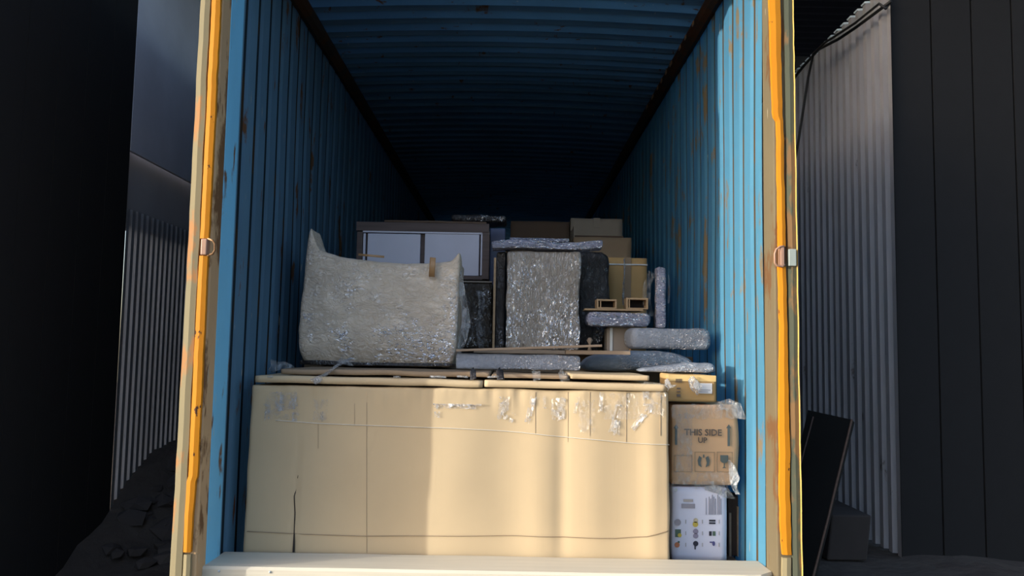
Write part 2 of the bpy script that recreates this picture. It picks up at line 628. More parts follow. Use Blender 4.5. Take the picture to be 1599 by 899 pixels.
hz0, hz1 = zt2 + 0.002, zb - 0.002
link('hinge_block', bx(-1.205, -1.180, yL - 0.012, yL + 0.022, hz0, hz1, bev=0.004), HINGE, pl)
bm = bmesh.new()
tube(bm, [(-1.182, yL, hz1), (-1.160, yL - 0.004, hz1 - 0.006), (-1.150, yL - 0.004, hz1 - 0.02), (-1.149, yL - 0.004, hz0 + 0.02), (-1.158, yL - 0.004, hz0 + 0.005), (-1.182, yL, hz0)], 0.0045, 8)
link('hinge_loop', bm, RUSTED, pl, True)
# right-hand post
zR = 3.33
yR = zR + CAM.y
zt, zm, zb = zat(1212, -60, zR), zat(1215, 190, zR), zat(1221, 385, zR)
flange([(zb, 1.184, 1.214), (zm, 1.182, 1.210), (zm + 0.03, 1.166, 1.206), (zt, 1.150, 1.200)], 0.02, ORANGE, pr, 'orange_strip', yR - 0.002, 11)
zt2, zb2 = zat(1221, 416, zR), zat(1222, 866, zR)
flange([(zb2, 1.190, 1.226), (zb2 + 0.1, 1.182, 1.224), (zb2 + 0.5, 1.180, 1.222), (zt2 - .25, 1.187, 1.218), (zt2, 1.182, 1.214)], 0.02, ORANGE, pr, 'orange_strip', yR - 0.002, 15)
flange([(-0.16, 1.188, 1.224), (zb2 - 0.012, 1.188, 1.224)], 0.02, CREAM, pr, 'strip_foot', yR, 18)
flange([(-0.17, 1.232, 1.268), (1.0, 1.226, 1.262), (HC + 0.25, 1.216, 1.252)], 0.14, OLIVE, pr, 'door_edge', yR + 0.002, 13)
flange([(-0.17, 1.268, 1.273), (1.0, 1.262, 1.266), (HC + 0.25, 1.252, 1.256)], 0.14, YELLOWEDGE, pr, 'edge_lip', yR - 0.002, 13)
link('gap_plate', bx(1.200, 1.232, yR + 0.022, yR + 0.04, -0.16, HC + 0.2), DARK, pr)
hz0, hz1 = zt2 + 0.002, zb - 0.002
link('hinge_block', bx(1.188, 1.206, yR - 0.012, yR + 0.022, hz0, hz1, bev=0.004), HINGE, pr)
link('hinge_block', bx(1.224, 1.256, yR - 0.010, yR + 0.01, hz0, hz1 - 0.008, bev=0.003), plain('hinge_grey', lin(150, 160, 156)), pr)
bm = bmesh.new()
tube(bm, [(1.205, yR - 0.008, hz1 + .003), (1.185, yR - 0.012, hz1), (1.170, yR - 0.012, hz1 - 0.012), (1.164, yR - 0.012, hz1 - 0.03), (1.164, yR - 0.012, hz0 + 0.012), (1.172, yR - 0.012, hz0), (1.196, yR - 0.012, hz0 - 0.004), (1.205, yR - 0.008, hz0 + .006)], 0.0042, 8)
link('hinge_loop', bm, HINGE, pr, True)

# ------------------------------------------------------------------ outside: ground, sheds, roof
bm = bmesh.new()
NX, NY = 70, 90
vs = {}
for i in range(NX + 1):
    for j in range(NY + 1):
        x = -8 + 16 * i / NX
        y = -12 + 22 * j / NY
        d = 0.03 * noise.noise(Vector((x, y, 0)) * 1.7)
        heap = 0.0
        if x < -1.3 and y > 0.6:
            heap = 0.55 * min(1, max(0, (-1.35 - x) / 0.7)) * min(1, (y - 0.6) / 1.2) + 0.10 * noise.noise(Vector((x * 4, y * 4, 3)))
        if x > 1.35 and y > 0.2:
            heap = 0.06 * abs(noise.noise(Vector((x * 5, y * 5, 3))))
        vs[i, j] = bm.verts.new((x, y, -0.22 + d + heap))
for i in range(NX):
    for j in range(NY):
        xm = -8 + 16 * (i + .5) / NX
        bm.faces.new((vs[i, j], vs[i + 1, j], vs[i + 1, j + 1], vs[i, j + 1]))
struct(link('ground', bm, GROUND, None, True))
struct(link('ground_yard', bx(-40, 40, -60, -11.9, -0.4, -0.24), plain('yard_concrete', (0.14, 0.13, 0.12, 1), 0.9)))
# rubble on the left
random.seed(11)
rb = bmesh.new()
for i in range(150):
    x = random.uniform(-2.05, -1.5)
    y = random.uniform(0.75, 3.5)
    zz = -0.22 + 0.55 * min(1, (-1.35 - x) / 0.7) * min(1, (y - .6) / 1.2)
    r = random.uniform(.025, .085)
    q = bmesh.ops.create_icosphere(rb, subdivisions=1, radius=r)['verts']
    for v in q:
        v.co = Vector((v.co.x * random.uniform(.8, 1.5), v.co.y, v.co.z * .7)) + noise.noise_vector(v.co * 20 + Vector((i, 0, 0))) * r * .4
    bmesh.ops.translate(rb, verts=q, vec=(x, y, zz + r * .2))
o = link('rubble', rb, STONE)
o['kind'] = 'stuff'
tag(o, 'dark rubble heaped against the ribbed wall left of the container', 'rubble')


def sine_sheet(n, pitch, amp):
    return [(i * pitch / 8, amp * math.sin(i * 2 * PI / 8)) for i in range(n * 8 + 1)]


# right-hand shed wall, sheet by sheet
rx = 0.07 + 2.30
wro = sroot('wall_outer_right')
zt = 0.955 + 2.335
sp = corr_profile(8, 0.1125, 0.034, 0.046, 0.007)
m0 = None
for i in range(9):
    y0 = 1.345 + i * 0.9
    if m0 is None:
        o = link('corrugated_sheet', sheet(sp, -0.20, zt, lambda a, d, e: Vector((0.0 + d, a, e)), 0.002), GREYSHEET, wro)
        m0 = o
    else:
        o = m0.copy()
        COL.objects.link(o)
    o.location = (rx + (0.004 if i % 2 else 0), y0, 0)
# pale tube along the sheet tops, painted as light leaking through the gap
bm = bmesh.new()
ep = corr_profile(40, 0.1125, 0.034, 0.046, 0.007)
tube(bm, [(rx + d - 0.004, 1.345 + a, zt + 0.003) for a, d in ep], 0.008, 5)
link('gap_light', bm, GAP_LIGHT, wro)
# dark boarding where that wall ends, and beyond
wof = sroot('wall_outer_front')
for k in range(7):
    link('board', bx(rx + 0.02 + k * 0.25, rx + 0.26 + k * 0.25, 1.38, 1.41, -0.22, 3.9), SOOT, wof) if k == 0 else None
b0 = [c for c in wof.children][0]
for k in range(1, 7):
    o = b0.copy()
    COL.objects.link(o)
    o.location.x = k * 0.25
# left-hand wall: plain front bay, ribbed sheets, dark band, plain navy panel above
lx = 0.07 - 2.24
wlo = sroot('wall_outer_left')
zr = 0.955 + 0.355 * 2.24
zp = 0.955 + 0.505 * 2.24
sp = corr_profile(13, 0.07, 0.014, 0.035, 0.008)
m0 = None
for i in range(8):
    if m0 is None:
        o = link('ribbed_sheet', sheet(sp, -0.2, zr, lambda a, d, e: Vector((-d, a, e)), 0.002), DARKSHEET, wlo)
        m0 = o
    else:
        o = m0.copy()
        COL.objects.link(o)
    o.location = (lx, 1.165 + i * 0.91, 0)
link('dark_band', bx(lx - 0.12, lx - 0.06, 1.165, 9.0, zr - 0.1, zp + 0.1), DARKSHEET, wlo)
link('upper_panel', bx(lx - 0.02, lx, 1.165, 9.0, zp, 4.1, bev=0.004), TARP, wlo)
for k in range(6):
    link('board', bx(lx - 0.03, lx, -0.36 + k * 0.254, -0.11 + k * 0.254, -0.22, 4.1), SOOT, wlo)
# shed roof over the container and the two gaps
rf = sroot('roof_outer')
bm = sheet(sine_sheet(80, 0.14, 0.02), -2.6, 4.4, lambda a, d, e: Vector((e, a + 0.75, 4.1 - 0.0 * a + d)), 0.004)
link('roof_sheet', bm, ROOFD, rf)
link('sun_block', bx(lx - 0.1, lx, -4.0, 0.74, 3.3, 4.1), ROOFD, rf)  # unseen beam added to keep the sun off the right-hand shed wall
struct(link('wall_outer_back', bx(-6, 6, 11.9, 12.0, -0.3, 4.1), SOOT))
link('beam', bx(1.35, 4.4, 3.5, 3.6, 3.5, 3.62), ROOFD, rf)
# black cables on the right-hand wall
c1 = [(1399, 2, 4.76), (1372, 22, 4.9), (1345, 42, 5.1), (1318, 60, 5.3), (1285, 77, 5.6), (1262, 102, 5.9), (1246, 122, 6.2)]
bm = bmesh.new()
tube(bm, [P(a, b, c) - Vector((0.03, 0, 0)) for a, b, c in c1], 0.011, 6)
tag(link('cable', bm, CABLE, None, True), 'thick black cable running down along the top of the grey corrugated wall', 'cable')
c2 = [(1399, 14, 4.76), (1388, 6, 4.8), (1350, 36, 5.06), (1300, 68, 5.4), (1283, 84, 5.62), (1275, 120, 5.7), (1268, 165, 5.76), (1261, 210, 5.8), (1252, 262, 5.86), (1247, 292, 5.9)]
bm = bmesh.new()
tube(bm, [P(a, b, c) - Vector((0.06, 0, 0)) for a, b, c in c2], 0.009, 6)
tag(link('cable', bm, CABLE, None, True), 'thin black cable bending steeply down towards the container edge', 'cable')

# leaning black panel with a wooden edge on the right
A, B = P(1262, 640, 4.6), P(1330, 655, 4.35)
Cc, D = P(1180, 985, 4.1), P(1248, 985, 3.9)
t = thing('leaning_board', 'tall black board with a thin brown edge leaning on the grey corrugated wall', 'board')
bm = bmesh.new()
nrm = (B - A).cross(Cc - A).normalized()
q = [A, B, D, Cc]
f1 = [bm.verts.new(v) for v in q]
f2 = [bm.verts.new(v + nrm * (-0.03 if nrm.y < 0 else 0.03)) for v in q]
bm.faces.new(f1)
bm.faces.new(f2[::-1])
for k in range(4):
    bm.faces.new((f1[k], f2[k], f2[(k + 1) % 4], f1[(k + 1) % 4]))
bmesh.ops.recalc_face_normals(bm, faces=bm.faces)
link('panel', bm, BLACKP, t)
bm = bmesh.new()
tube(bm, [B, (B + D) / 2 + Vector((0.004, 0, 0)), D], 0.006, 6)
link('edge_strip', bm, wood('brown_edge', (0.10, 0.055, 0.035, 1)), t)
bm = bmesh.new()
A2, C2 = A + (B - A) * .14 + (D - B) * .03, A + (B - A) * .10 + (Cc - A) * .3
tube(bm, [A2 + Vector((0, -.01, 0)), C2 + Vector((0, -.01, 0))], 0.005, 6)
link('edge_strip', bm, wood('brown_edge2', (0.06, 0.035, 0.025, 1)), t)
# low dark box beside it
t = thing('scrap_box', 'low dark brown box on the ground beside the leaning black board', 'box')
a = P(1318, 800, 4.75)
bm = bx(a.x - 0.13, a.x + 0.10, 1.25, 1.75, -0.2, a.z, bev=0.01)
for v in bm.verts:
    v.co.x += (v.co.z + .2) * .12
link('body', bm, plain('dirty_brown', (0.03, 0.024, 0.022, 1), 0.9), t)

# ------------------------------------------------------------------ board lying across the sill
t = thing('sill_plank', 'pale planed board lying across the container sill below the big carton', 'board', (0, 0, 0))
bm = bmesh.new()
prof2 = [(-0.085, -0.058), (-0.085, 0.052), (-0.078, 0.063), (0.165, 0.060), (0.185, 0.056), (0.185, -0.058)]
cols = []
for i in range(41):
    x = -1.172 + 2.342 * i / 40
    dz = 0.0
    cut = max(0, (x - 1.10) / 0.07) * 0.06
    cols.append([bm.verts.new((x, y_ - (0 if k_ > 2 else 0) + (cut if k_ < 3 else 0), z_ + 0.002 * noise.noise(Vector((x * 3, y_ * 9, 0))) + dz)) for k_, (y_, z_) in enumerate(prof2)])
for i in range(40):
    for k in range(6):
        bm.faces.new((cols[i][k], cols[i][(k + 1) % 6], cols[i + 1][(k + 1) % 6], cols[i + 1][k]))
bm.faces.new(cols[0])
bm.faces.new(cols[-1][::-1])
bmesh.ops.recalc_face_normals(bm, faces=bm.faces)
link('board', bm, PLANK, t)
bm = bmesh.new()
for px in (340, 420, 1172):
    c = P(px, 888, 3.33)
    q = bmesh.ops.create_uvsphere(bm, u_segments=8, v_segments=5, radius=0.005)['verts']
    bmesh.ops.translate(bm, verts=q, vec=(c.x, -0.086, 0.045))
link('nail_head', bm, STRAPW, t)

# ------------------------------------------------------------------ the big carton
ZX = 3.64
X0, X1, Z0, Z1, YB = rect(384, 606, 1047, 866, ZX)
Z0 = 0.036
YD = YB + 0.96


def bigfront(p, u, v, w):
    """soft waves of a tired cardboard face"""
    q = p.copy()
    fall = (1 - v) ** 4
    px = 384 + u * 663
    wave = 0.0
    for c, s, a in ((715, 45, .010), (795, 38, -.007), (842, 22, .006), (878, 12, -.008), (925, 30, .009), (985, 30, -.003), (1020, 16, .008), (560, 60, .006), (440, 40, -.004)):
        wave += a * math.exp(-((px - c) / s) ** 2)
    wave *= 0.55 + 0.45 * math.sin(PI * min(1, w * 1.05)) + 0.2 * noise.noise(Vector((u * 8, w * 3, 0)))
    topcr = 0.0
    if w > 0.82:
        topcr = (w - .82) / .18 * (0.006 * noise.noise(Vector((u * 60, w * 3, 2))) + 0.010 * noise.noise(Vector((u * 22, w * 4, 5))))
    crack = -0.012 * math.exp(-((px - 462 - 2 * noise.noise(Vector((w * 9, 0, 0)))) / 2.2) ** 2) * (1 if w < 0.62 else max(0, 1 - (w - .62) * 7))
    q.y -= (wave + topcr + crack) * (1 if v == 0 else fall * (v < .2))
    if u in (0, 1):
        s = -1 if u == 0 else 1
        q.x += s * 0.004 * noise.noise(Vector((s, v * 4, w * 5)))
    q.x += (0.5 - u) * 0.02 * w
    q.z += 0.006 * noise.noise(Vector((u * 9, v * 3, 1))) * (w > .95)
    return q


t = thing('big_carton', 'very wide plain brown cardboard carton filling the front of the container', 'carton', ((X0 + X1) / 2, YB + .4, 0))
T0 = Vector(t.location)


def off(bm, o):
    bmesh.ops.translate(bm, verts=bm.verts, vec=-Vector(o.location))
    return bm


link('body', off(gridbox(X0, X1, YB, YD, Z0, Z1, 0.0135, bigfront, 0.008), t), KRAFT, t, True)


def on_box(px, py, d=0.004):
    q = P(px, py, ZX)
    u = min(1, max(0, (px - 384) / 663))
    w = min(1, max(0, (q.z - Z0) / (Z1 - Z0)))
    f = bigfront(Vector((q.x, YB, q.z)), u, 0, w)
    return Vector((q.x, f.y - d, q.z))


# strings across the front
def string(pts, name, mat, r=0.0019):
    bm = bmesh.new()
    P_ = []
    for (a, b), (c, d) in zip(pts, pts[1:]):
        for k in range(8):
            s = k / 8
            P_.append(on_box(a + (c - a) * s, b + (d - b) * s, 0.003))
    P_.append(on_box(*pts[-1], 0.003))
    tube(bm, P_, r, 5)
    return link(name, off(bm, t), mat, t, True)


CSTR = plain('brown_string', (0.30, 0.22, 0.14, 1), 0.5)
string([(430, 656), (500, 661), (580, 664), (660, 667), (700, 668), (760, 671), (815, 675), (870, 681), (930, 686), (990, 692), (1045, 694)], 'string', STRING)
string([(386, 829), (460, 833), (560, 836), (640, 836), (720, 836), (800, 836), (880, 838), (960, 840), (1010, 837), (1044, 828)], 'string', CSTR)
# vertical creases: thin raised fold lines
for px, y0, y1 in ((573, 628, 868), (554, 630, 664), (497, 660, 700), (887, 612, 690), (921, 612, 680), (836, 612, 676), (978, 612, 690), (1031, 615, 680)):
    bm = bmesh.new()
    tube(bm, [on_box(px + 1.5 * noise.noise(Vector((k, px, 0))), y0 + (min(y1, 862) - y0) * k / 10, 0.0004) for k in range(11)], 0.0013, 4)
    link('fold_line', off(bm, t), CSTR, t)
# long torn slit at the left
bm = bmesh.new()
sl = [(465, 742), (463, 750), (462, 762), (459, 775), (460, 800), (459, 830), (458, 862)]
tube(bm, [on_box(a, b, -0.003 if i < 0 else 0.0006) for i, (a, b) in enumerate(sl)], [0.001, .002, .003, .0022, .0026, .003, .005], 5)
link('slit', off(bm, t), DARK, t)


# packing tape patches, crumpled
def tape(cx, cy, w, h, ang, seed, mat=TAPE, cr=0.006):
    bm = bmesh.new()
    nx, ny = max(3, int(w / 3)), max(3, int(h / 3))
    g = []
    for j in range(ny + 1):
        row = []
        for i in range(nx + 1):
            u, v = (i / nx - .5) * w, (j / ny - .5) * h
            ed = 1 + 0.25 * noise.noise(Vector((seed, u * .25, v * .25)))
            X, Y = cx + (u * math.cos(ang) - v * math.sin(ang)) * ed, cy + (u * math.sin(ang) + v * math.cos(ang)) * ed
            q = on_box(X, Y, 0.004)
            q.y -= cr * abs(noise.noise(Vector((seed, X * .22, Y * .11)))) * 1.4
            row.append(bm.verts.new(q))
        g.append(row)
    for j in range(ny):
        for i in range(nx):
            if noise.noise(Vector((seed + 3, i * .5, j * .35))) > -0.22:
                bm.faces.new((g[j][i], g[j][i + 1], g[j + 1][i + 1], g[j + 1][i]))
    bmesh.ops.delete(bm, geom=[v for v in bm.verts if not v.link_faces], context='VERTS')
    link('tape', off(bm, t), mat, t, True)


TAPEB = clear_film('packing_tape_bright', 0.75, 70)
tape(440, 634, 52, 42, 0, 1)
tape(418, 642, 8, 22, 0.1, 21, TAPEB)
tape(501, 640, 22, 34, 0, 2)
tape(437, 628, 14, 34, 0, 30, TAPEB, .01)
tape(459, 630, 14, 26, .2, 31, TAPEB, .01)
tape(712, 634, 70, 7, 0.03, 3, TAPEB, 0.012)
tape(683, 642, 9, 20, 0, 4, TAPEB)
tape(786, 636, 16, 34, 0.1, 5, TAPEB)
tape(828, 640, 9, 44, 0.25, 6, TAPEB)
tape(872, 638, 22, 34, 0.0, 7, TAPEB)
tape(916, 650, 26, 52, 0, 8)
tape(962, 652, 12, 44, 0.25, 9, TAPEB)
tape(1005, 648, 9, 56, 0.7, 10, TAPEB)
tape(1020, 624, 38, 52, 0, 12)
tape(938, 628, 7, 30, .1, 41, TAPEB)
tape(963, 668, 10, 26, .1, 42, TAPEB, .012)
tape(1010, 622, 12, 22, 0, 43, TAPEB)
tape(850, 628, 5, 20, 0, 44, TAPEB)
tape(800, 652, 6, 16, .4, 45, TAPEB)
tape(720, 632, 60, 4, 0.02, 46, TAPEB, .016)
tape(460, 650, 8, 14, 0, 47, TAPEB)
tape(503, 650, 5, 16, 0, 48, TAPEB)
tape(900, 632, 5, 26, .2, 49, TAPEB)
tape(975, 634, 60, 40, 0, 13)

# lid: folded flaps and loose cardboard lying on the big carton
ZT = Z1


def slab(name, x0, x1, z0, z1, yf, yb, mat, parent=None, label=None, cat=None, seed=0, wob=0.006, step=0.03, group=None, rnd=0.004, skew=0.0):
    def fn(p, u, v, w):
        q = p.copy()
        k = noise.noise(Vector((q.x * 5 + seed, q.y * 4, 0)))
        q.z += wob * k + skew * (u - .5)
        q.y += wob * 1.2 * noise.noise(Vector((q.x * 7, seed, w))) * (v < .3)
        return q
    zc = min(step, max(0.008, (z1 - z0) / 2))
    bm = gridbox(x0, x1, yf, yb, z0, z1, zc if (z1 - z0) < .03 else step, fn, rnd)
    o = link(name, bm, mat, parent, True)
    if label:
        tag(o, label, cat, group)
    return o


a0, a1, b0_, b1_, yy = rect(398, 590, 757, 605, ZX - .01)
LOC = t.location


def flap(x0, x1, z0, z1, yf, yb, seed, skew=0, mat=KRAFT, wob=.004):
    o = slab('flap', x0, x1, z0, z1, yf, yb, mat, None, None, None, seed, wob, 0.022, skew=skew)
    o.parent = t
    o.location = -LOC
    return o


flap(P(398, 600, ZX - .01).x, P(754, 600, ZX - .01).x, Z1 + 0.008, Z1 + 0.040, YB - 0.012, YB + 0.35, 2, -0.006)
flap(P(756, 600, ZX - .01).x, P(1041, 600, ZX - .01).x, Z1 + 0.004, Z1 + 0.036, YB - 0.016, YB + 0.35, 5, -0.006)
flap(X0 + 0.02, X1 - 0.02, Z1 + 0.002, Z1 + 0.032, YB + 0.36, YD, 8, 0)

# loose cardboard sheets on the lid
ZS = Z1 + 0.046
sheets = []
sheets.append(slab('cardboard_sheet', P(440, 590, ZX + .08).x, P(765, 590, ZX + .08).x, ZS + .002, ZS + 0.026, YB + 0.06, YD - 0.02, KRAFTD, None,
     'dull brown cardboard sheet lying on the big carton under the left wrapped bundle', 'cardboard', 3, .005))
sheets.append(slab('cardboard_sheet', P(890, 590, ZX + .08).x, P(1012, 592, ZX + .08).x, ZS + .002, ZS + 0.026, YB + 0.04, YD - 0.1, KRAFT, None,
     'short pale cardboard sheet with a folded end on the right of the big carton', 'cardboard', 9, .004, skew=-.004))
sheets.append(slab('cardboard_sheet', P(768, 590, ZX + .08).x, P(886, 592, ZX + .08).x, ZS + .002, ZS + 0.020, YB + 0.05, YD - 0.1, KRAFTD, None,
     'narrow grey-brown cardboard sheet between the two others on the big carton', 'cardboard', 14, .004))
ZI = ZS + 0.033      # what the cargo stands on
# dark tape hanging over the flap edge, glints on the lid
for px, w_, seed in ((738, 9, 1), (780, 10, 2), (837, 12, 3), (880, 14, 4)):
    bm = bmesh.new()
    a = P(px, 580, ZX - .01)
    ribbon(bm, [(a.x, YB + .06, ZI + .004), (a.x, YB + 0.03, ZI + .003), (a.x + .004, YB - 0.015, ZS + .002), (a.x + .006, YB - 0.020, ZS - .004)], w_ / 330, crumple=.004, seed=seed)
    o = link('dark_tape', bm, WRAP_DARK if seed < 3 else TAPE, sheets[0] if seed == 1 else sheets[2], True)
for px, w_ in ((423, 8), (684, 24), (722, 16), (770, 18), (620, 10)):
    bm = bmesh.new()
    a = P(px, 588, ZX - .01)
    ribbon(bm, [(a.x - w_ / 660, YB - .02, a.z), (a.x, YB - .022, a.z + .001), (a.x + w_ / 660, YB - .02, a.z)], 0.008, crumple=.004, seed=px)
    o = link('tape', bm, TAPEB, t, True)
    o.location = -LOC
bm = bmesh.new()
a = P(1045, 603, ZX - .01)
ribbon(bm, [(a.x - .02, YB - .018, a.z + .02), (a.x, YB - .025, a.z), (a.x + .012, YB - .02, a.z - .012)], 0.035, crumple=.02, n=6, seed=3)
o = link('tape', bm, TAPEB, t, True)
o.location = -LOC

# ------------------------------------------------------------------ hidden cartons that carry the rear load
# battens under the big carton
for k, xx in enumerate((X0 + 0.16, X1 - 0.16)):
    o = link('batten', bx(xx - .05, xx + .05, YB + .03, YD - .02, 0.001, 0.031, bev=.002), DARKWOOD)
    tag(o, 'dark wooden batten under the ' + ('left' if k == 0 else 'right') + ' end of the big carton', 'batten')

ZH = 0.975
xa, xm, xb = -1.12, 0.0, 1.12
for k, (p0, p1) in enumerate(((xa, xm - .005), (xm + .005, xb))):
    o = link('carton', bx(p0, p1, YD + 0.03, YD + 1.55, 0.001, ZH - .03, bev=0.006), KRAFTD)
    tag(o, ('left' if k == 0 else 'right') + ' of two broad cartons standing behind the big carton, under the rear load', 'carton')


def wrapbox(name, x0, x1, z0, z1, yf, yb, mat, label, cat, seed=0, rnd=0.02, amp=0.008, step=0.02, fn2=None, group=None, parts=None, rotz=0):
    cx, cy = (x0 + x1) / 2, (yf + yb) / 2
    t = thing(name, label, cat, (cx, cy, z0), (0, 0, rotz), group)

    def fn(p, u, v, w):
        q = p.copy()
        n1 = noise.noise_vector(q * 9 + Vector((seed, 0, 0)))
        n2 = noise.noise_vector(q * 28 + Vector((0, seed, 0)))
        e = n1 * amp + n2 * amp * .45
        q += e
        if fn2:
            q = fn2(q, u, v, w)
        q.z = max(q.z, 0.0)
        return q
    bm = gridbox(x0 - cx, x1 - cx, yf - cy, yb - cy, 0, z1 - z0, step, fn, rnd)
    link('wrapped_body', bm, mat, t, True)
    return t


# ------------------------------------------------------------------ large wrapped bundle, left
zF = 4.15
x0, x1, z0, z1, yf = rect(468, 405, 712, 572, zF)
z0 = ZI + .004


def horns(q, u, v, w):
    # sagging top between two corner spikes, leaning outline
    wt = max(0, (w - .55) / .45)
    sp = 0.115 * math.exp(-(u / 0.045) ** 2) + 0.035 * math.exp(-(u / .2) ** 2) + 0.052 * math.exp(-((1 - u) / 0.035) ** 2) + 0.016 * math.exp(-((1 - u) / .15) ** 2)
    q.z += wt ** 2 * sp * (0.35 + .65 * (v < .5)) - 0.016 * w * (u - .5) * 2 - .012 * wt * math.sin(PI * u)
    q.x += (0.032 * w) * (1 - u) + .014 * w * u - 0.018 * math.sin(PI * w) * (1 - u)
    if w < .25:
        q.x += (0.5 - u) * .05 * (1 - w / .25) ** 2
        q.y += (1 - v) * .05 * (1 - w / .25) ** 2
    q.y -= (1 - v) * .02 * math.sin(PI * u) * math.sin(PI * w)
    return q


t = wrapbox('wrapped_bundle', x0, x1, z0, z1, yf, yf + .40, WRAP_KRAFT, 'large square furniture bundle in brown paper and clear film with two pointed top corners', 'bundle', 3, .02, .006, .012, horns)
TL = Vector(t.location)
# film: hem gathered at foot, twisted tail, side skirt
bm = bmesh.new()
tail = [P(548, 560, 4.10), P(530, 568, 4.05), P(514, 580, ZX - .01), P(503, 588, 3.66), P(492, 595, ZX - .04)]
for s, o_ in enumerate((0, .008, -.007)):
    ribbon(bm, [p + Vector((o_, 0, o_ * .6)) for p in tail], [.015, .012, .014, .018, .03], crumple=.010, n=4, seed=s * 5)
tag(link('film_twist', bm, FILM, None, True), 'twisted tail of clear film hanging over the lid in front of the big wrapped bundle', 'film')
bm = bmesh.new()
kn = [P(530, 560, 4.08), P(540, 572, 4.02), P(545, 575, 4.0), P(550, 566, 4.05)]
for q_ in kn:
    q_.y, q_.z = max(q_.y, YB + .1), max(q_.z, ZI + .02)
ribbon(bm, kn, .03, crumple=.02, n=6, seed=9)
o = link('film_knot', bm, FILM, t, True)
o.location = -TL
bm = bmesh.new()
sk = []
pts = [(716, 425), (722, 455), (726, 480), (727, 505), (724, 530), (716, 556)]
ribbon(bm, [P(a, b, 4.2) for a, b in pts], [.02, .035, .045, .05, .045, .02], crumple=.02, n=6, seed=4)
o = link('film_skirt', bm, FILM, t, True)
o.location = -TL
# brown tape
for pts, w_ in (([(676, 402), (675, 415), (674, 432)], .03), ([(560, 397), (600, 401)], .012)):
    bm = bmesh.new()
    ribbon(bm, [P(a, b, 4.115) for a, b in pts], w_, crumple=.002, seed=1)
    o = link('brown_tape', bm, plain('brown_tape', (0.36, 0.21, 0.10, 1), .4), t, True)
    o.location = -TL
# small film scrap left of it
bm = bmesh.new()
ribbon(bm, [P(424, 566, 4.0), P(432, 572, 4.0), P(446, 570, 4.02), P(458, 578, 4.0)], [.04, .05, .045, .03], crumple=.03, n=8, seed=6)
bmesh.ops.translate(bm, verts=bm.verts, vec=(0, 0, 0.0))
tag(link('film_scrap', bm, FILM, None, True), 'crumpled scrap of clear film on the left end of the big carton', 'film')
# dark folded film under the bundle edge
bm = bmesh.new()
hem = [P(a, b, 4.12) for a, b in ((470, 572), (500, 568), (560, 576), (620, 570), (700, 572), (712, 573))]
for q_ in hem:
    q_.z = max(q_.z, ZI + .018)
ribbon(bm, hem, [.018, .02, .012, .014, .012, .01], crumple=.008, n=5, seed=16)
o = link('film_hem', bm, WRAP_DARK, t, True)
o.location = -TL

# ------------------------------------------------------------------ wrapped flat panel, boards
x0, x1, z0, z1, yf = rect(712, 553, 906, 571, 4.02)
wrapbox('flat_package', x0, x1, ZI, z1, yf, yf + .12, WRAP_LIGHT, 'flat light grey panel in film lying below the two thin boards', 'panel', 21, .012, .005, .014)
ZB = z1 + .004
xa, xb = P(712, 545, 4.0).x, P(940, 545, 4.0).x
bm = bx(xa - .0, xb, yf - .03, yf + .08, ZB + 0.004, ZB + .016, bev=.002)
for v in bm.verts:
    v.co.z += (v.co.x - xa) * .05 + (v.co.y - yf) * .0
tag(link('thin_board', bm, BOARD), 'long thin grey-brown board on the wrapped panel, its right end raised', 'board')
xa2, xb2 = P(882, 545, 4.1).x, P(981, 545, 4.1).x
bm = bx(xa2, xb2, yf + 0.0, yf + .07, ZB + 0.003, ZB + .022, bev=.002)
tag(link('thin_board', bm, BOARD), 'short double board end beside the wrapped centre box, pointing right', 'board')
# platform board that carries the central packages
bm = bx(P(738, 545, 4.3).x, P(1000, 545, 4.3).x, .97, 1.56, ZH - .028, ZH - .006, bev=.003)
tag(link('platform_board', bm, BOARD), 'broad board under the glittering wrapped centre box', 'board')
ZC = ZH - .004

# ------------------------------------------------------------------ centre wrapped box
x0, x1, z0, z1, yf = rect(791, 392, 905, 545, 4.42)


def cbfn(q, u, v, w):
    if v < .5:
        q.x += .006 * math.sin(w * 9) * (u > .8)
    return q


t = wrapbox('wrapped_box', x0, x1, ZC, z1, yf, yf + .42, WRAP_GLIT, 'upright centre box in shiny wrinkled film full of glints', 'box', 33, .012, .006, .012, cbfn)
ZW = z1 + .012
# bundle lying on it
x0, x1, z0, z1, yf2 = rect(768, 379, 942, 392, 4.40)


def bend(q, u, v, w):
    q.z += .008 * math.sin(u * 7) + .010 * (u - .5)
    return q


wrapbox('long_package', x0, x1, ZW, z1 + .012, yf2, yf2 + .16, WRAP_SILVER, 'long silvery film-wrapped slat lying on top of the centre box', 'slat', 41, .012, .006, .012, bend)
x0, x1, z0, z1, yf3 = rect(796, 371, 890, 378, 4.56)
wrapbox('long_package', x0, x1, z1 - .018, z1 + .004, yf3 + .03, yf3 + .2, WRAP_SILVER, 'shorter thin wrapped slat behind the silvery one on the centre box', 'slat', 45, .006, .004, .012)
# dark wrapped piece to its left, wooden stick
x0, x1, z0, z1, yf = rect(772, 392, 789, 545, 4.52)
wrapbox('wrapped_post', x0 + .008, x1 - .004, ZC, z1, yf, yf + .2, WRAP_DARK, 'narrow black film-wrapped post left of the centre box', 'package', 51, .01, .005, .012)
x0, x1, z0, z1, yf = rect(770, 402, 773.5, 545, 4.45)
bm = bx(x0, x1, yf, yf + .015, ZC, z1, bev=.001)
tag(link('stick', bm, SLAT), 'thin upright wooden stick between the two dark packages', 'stick')
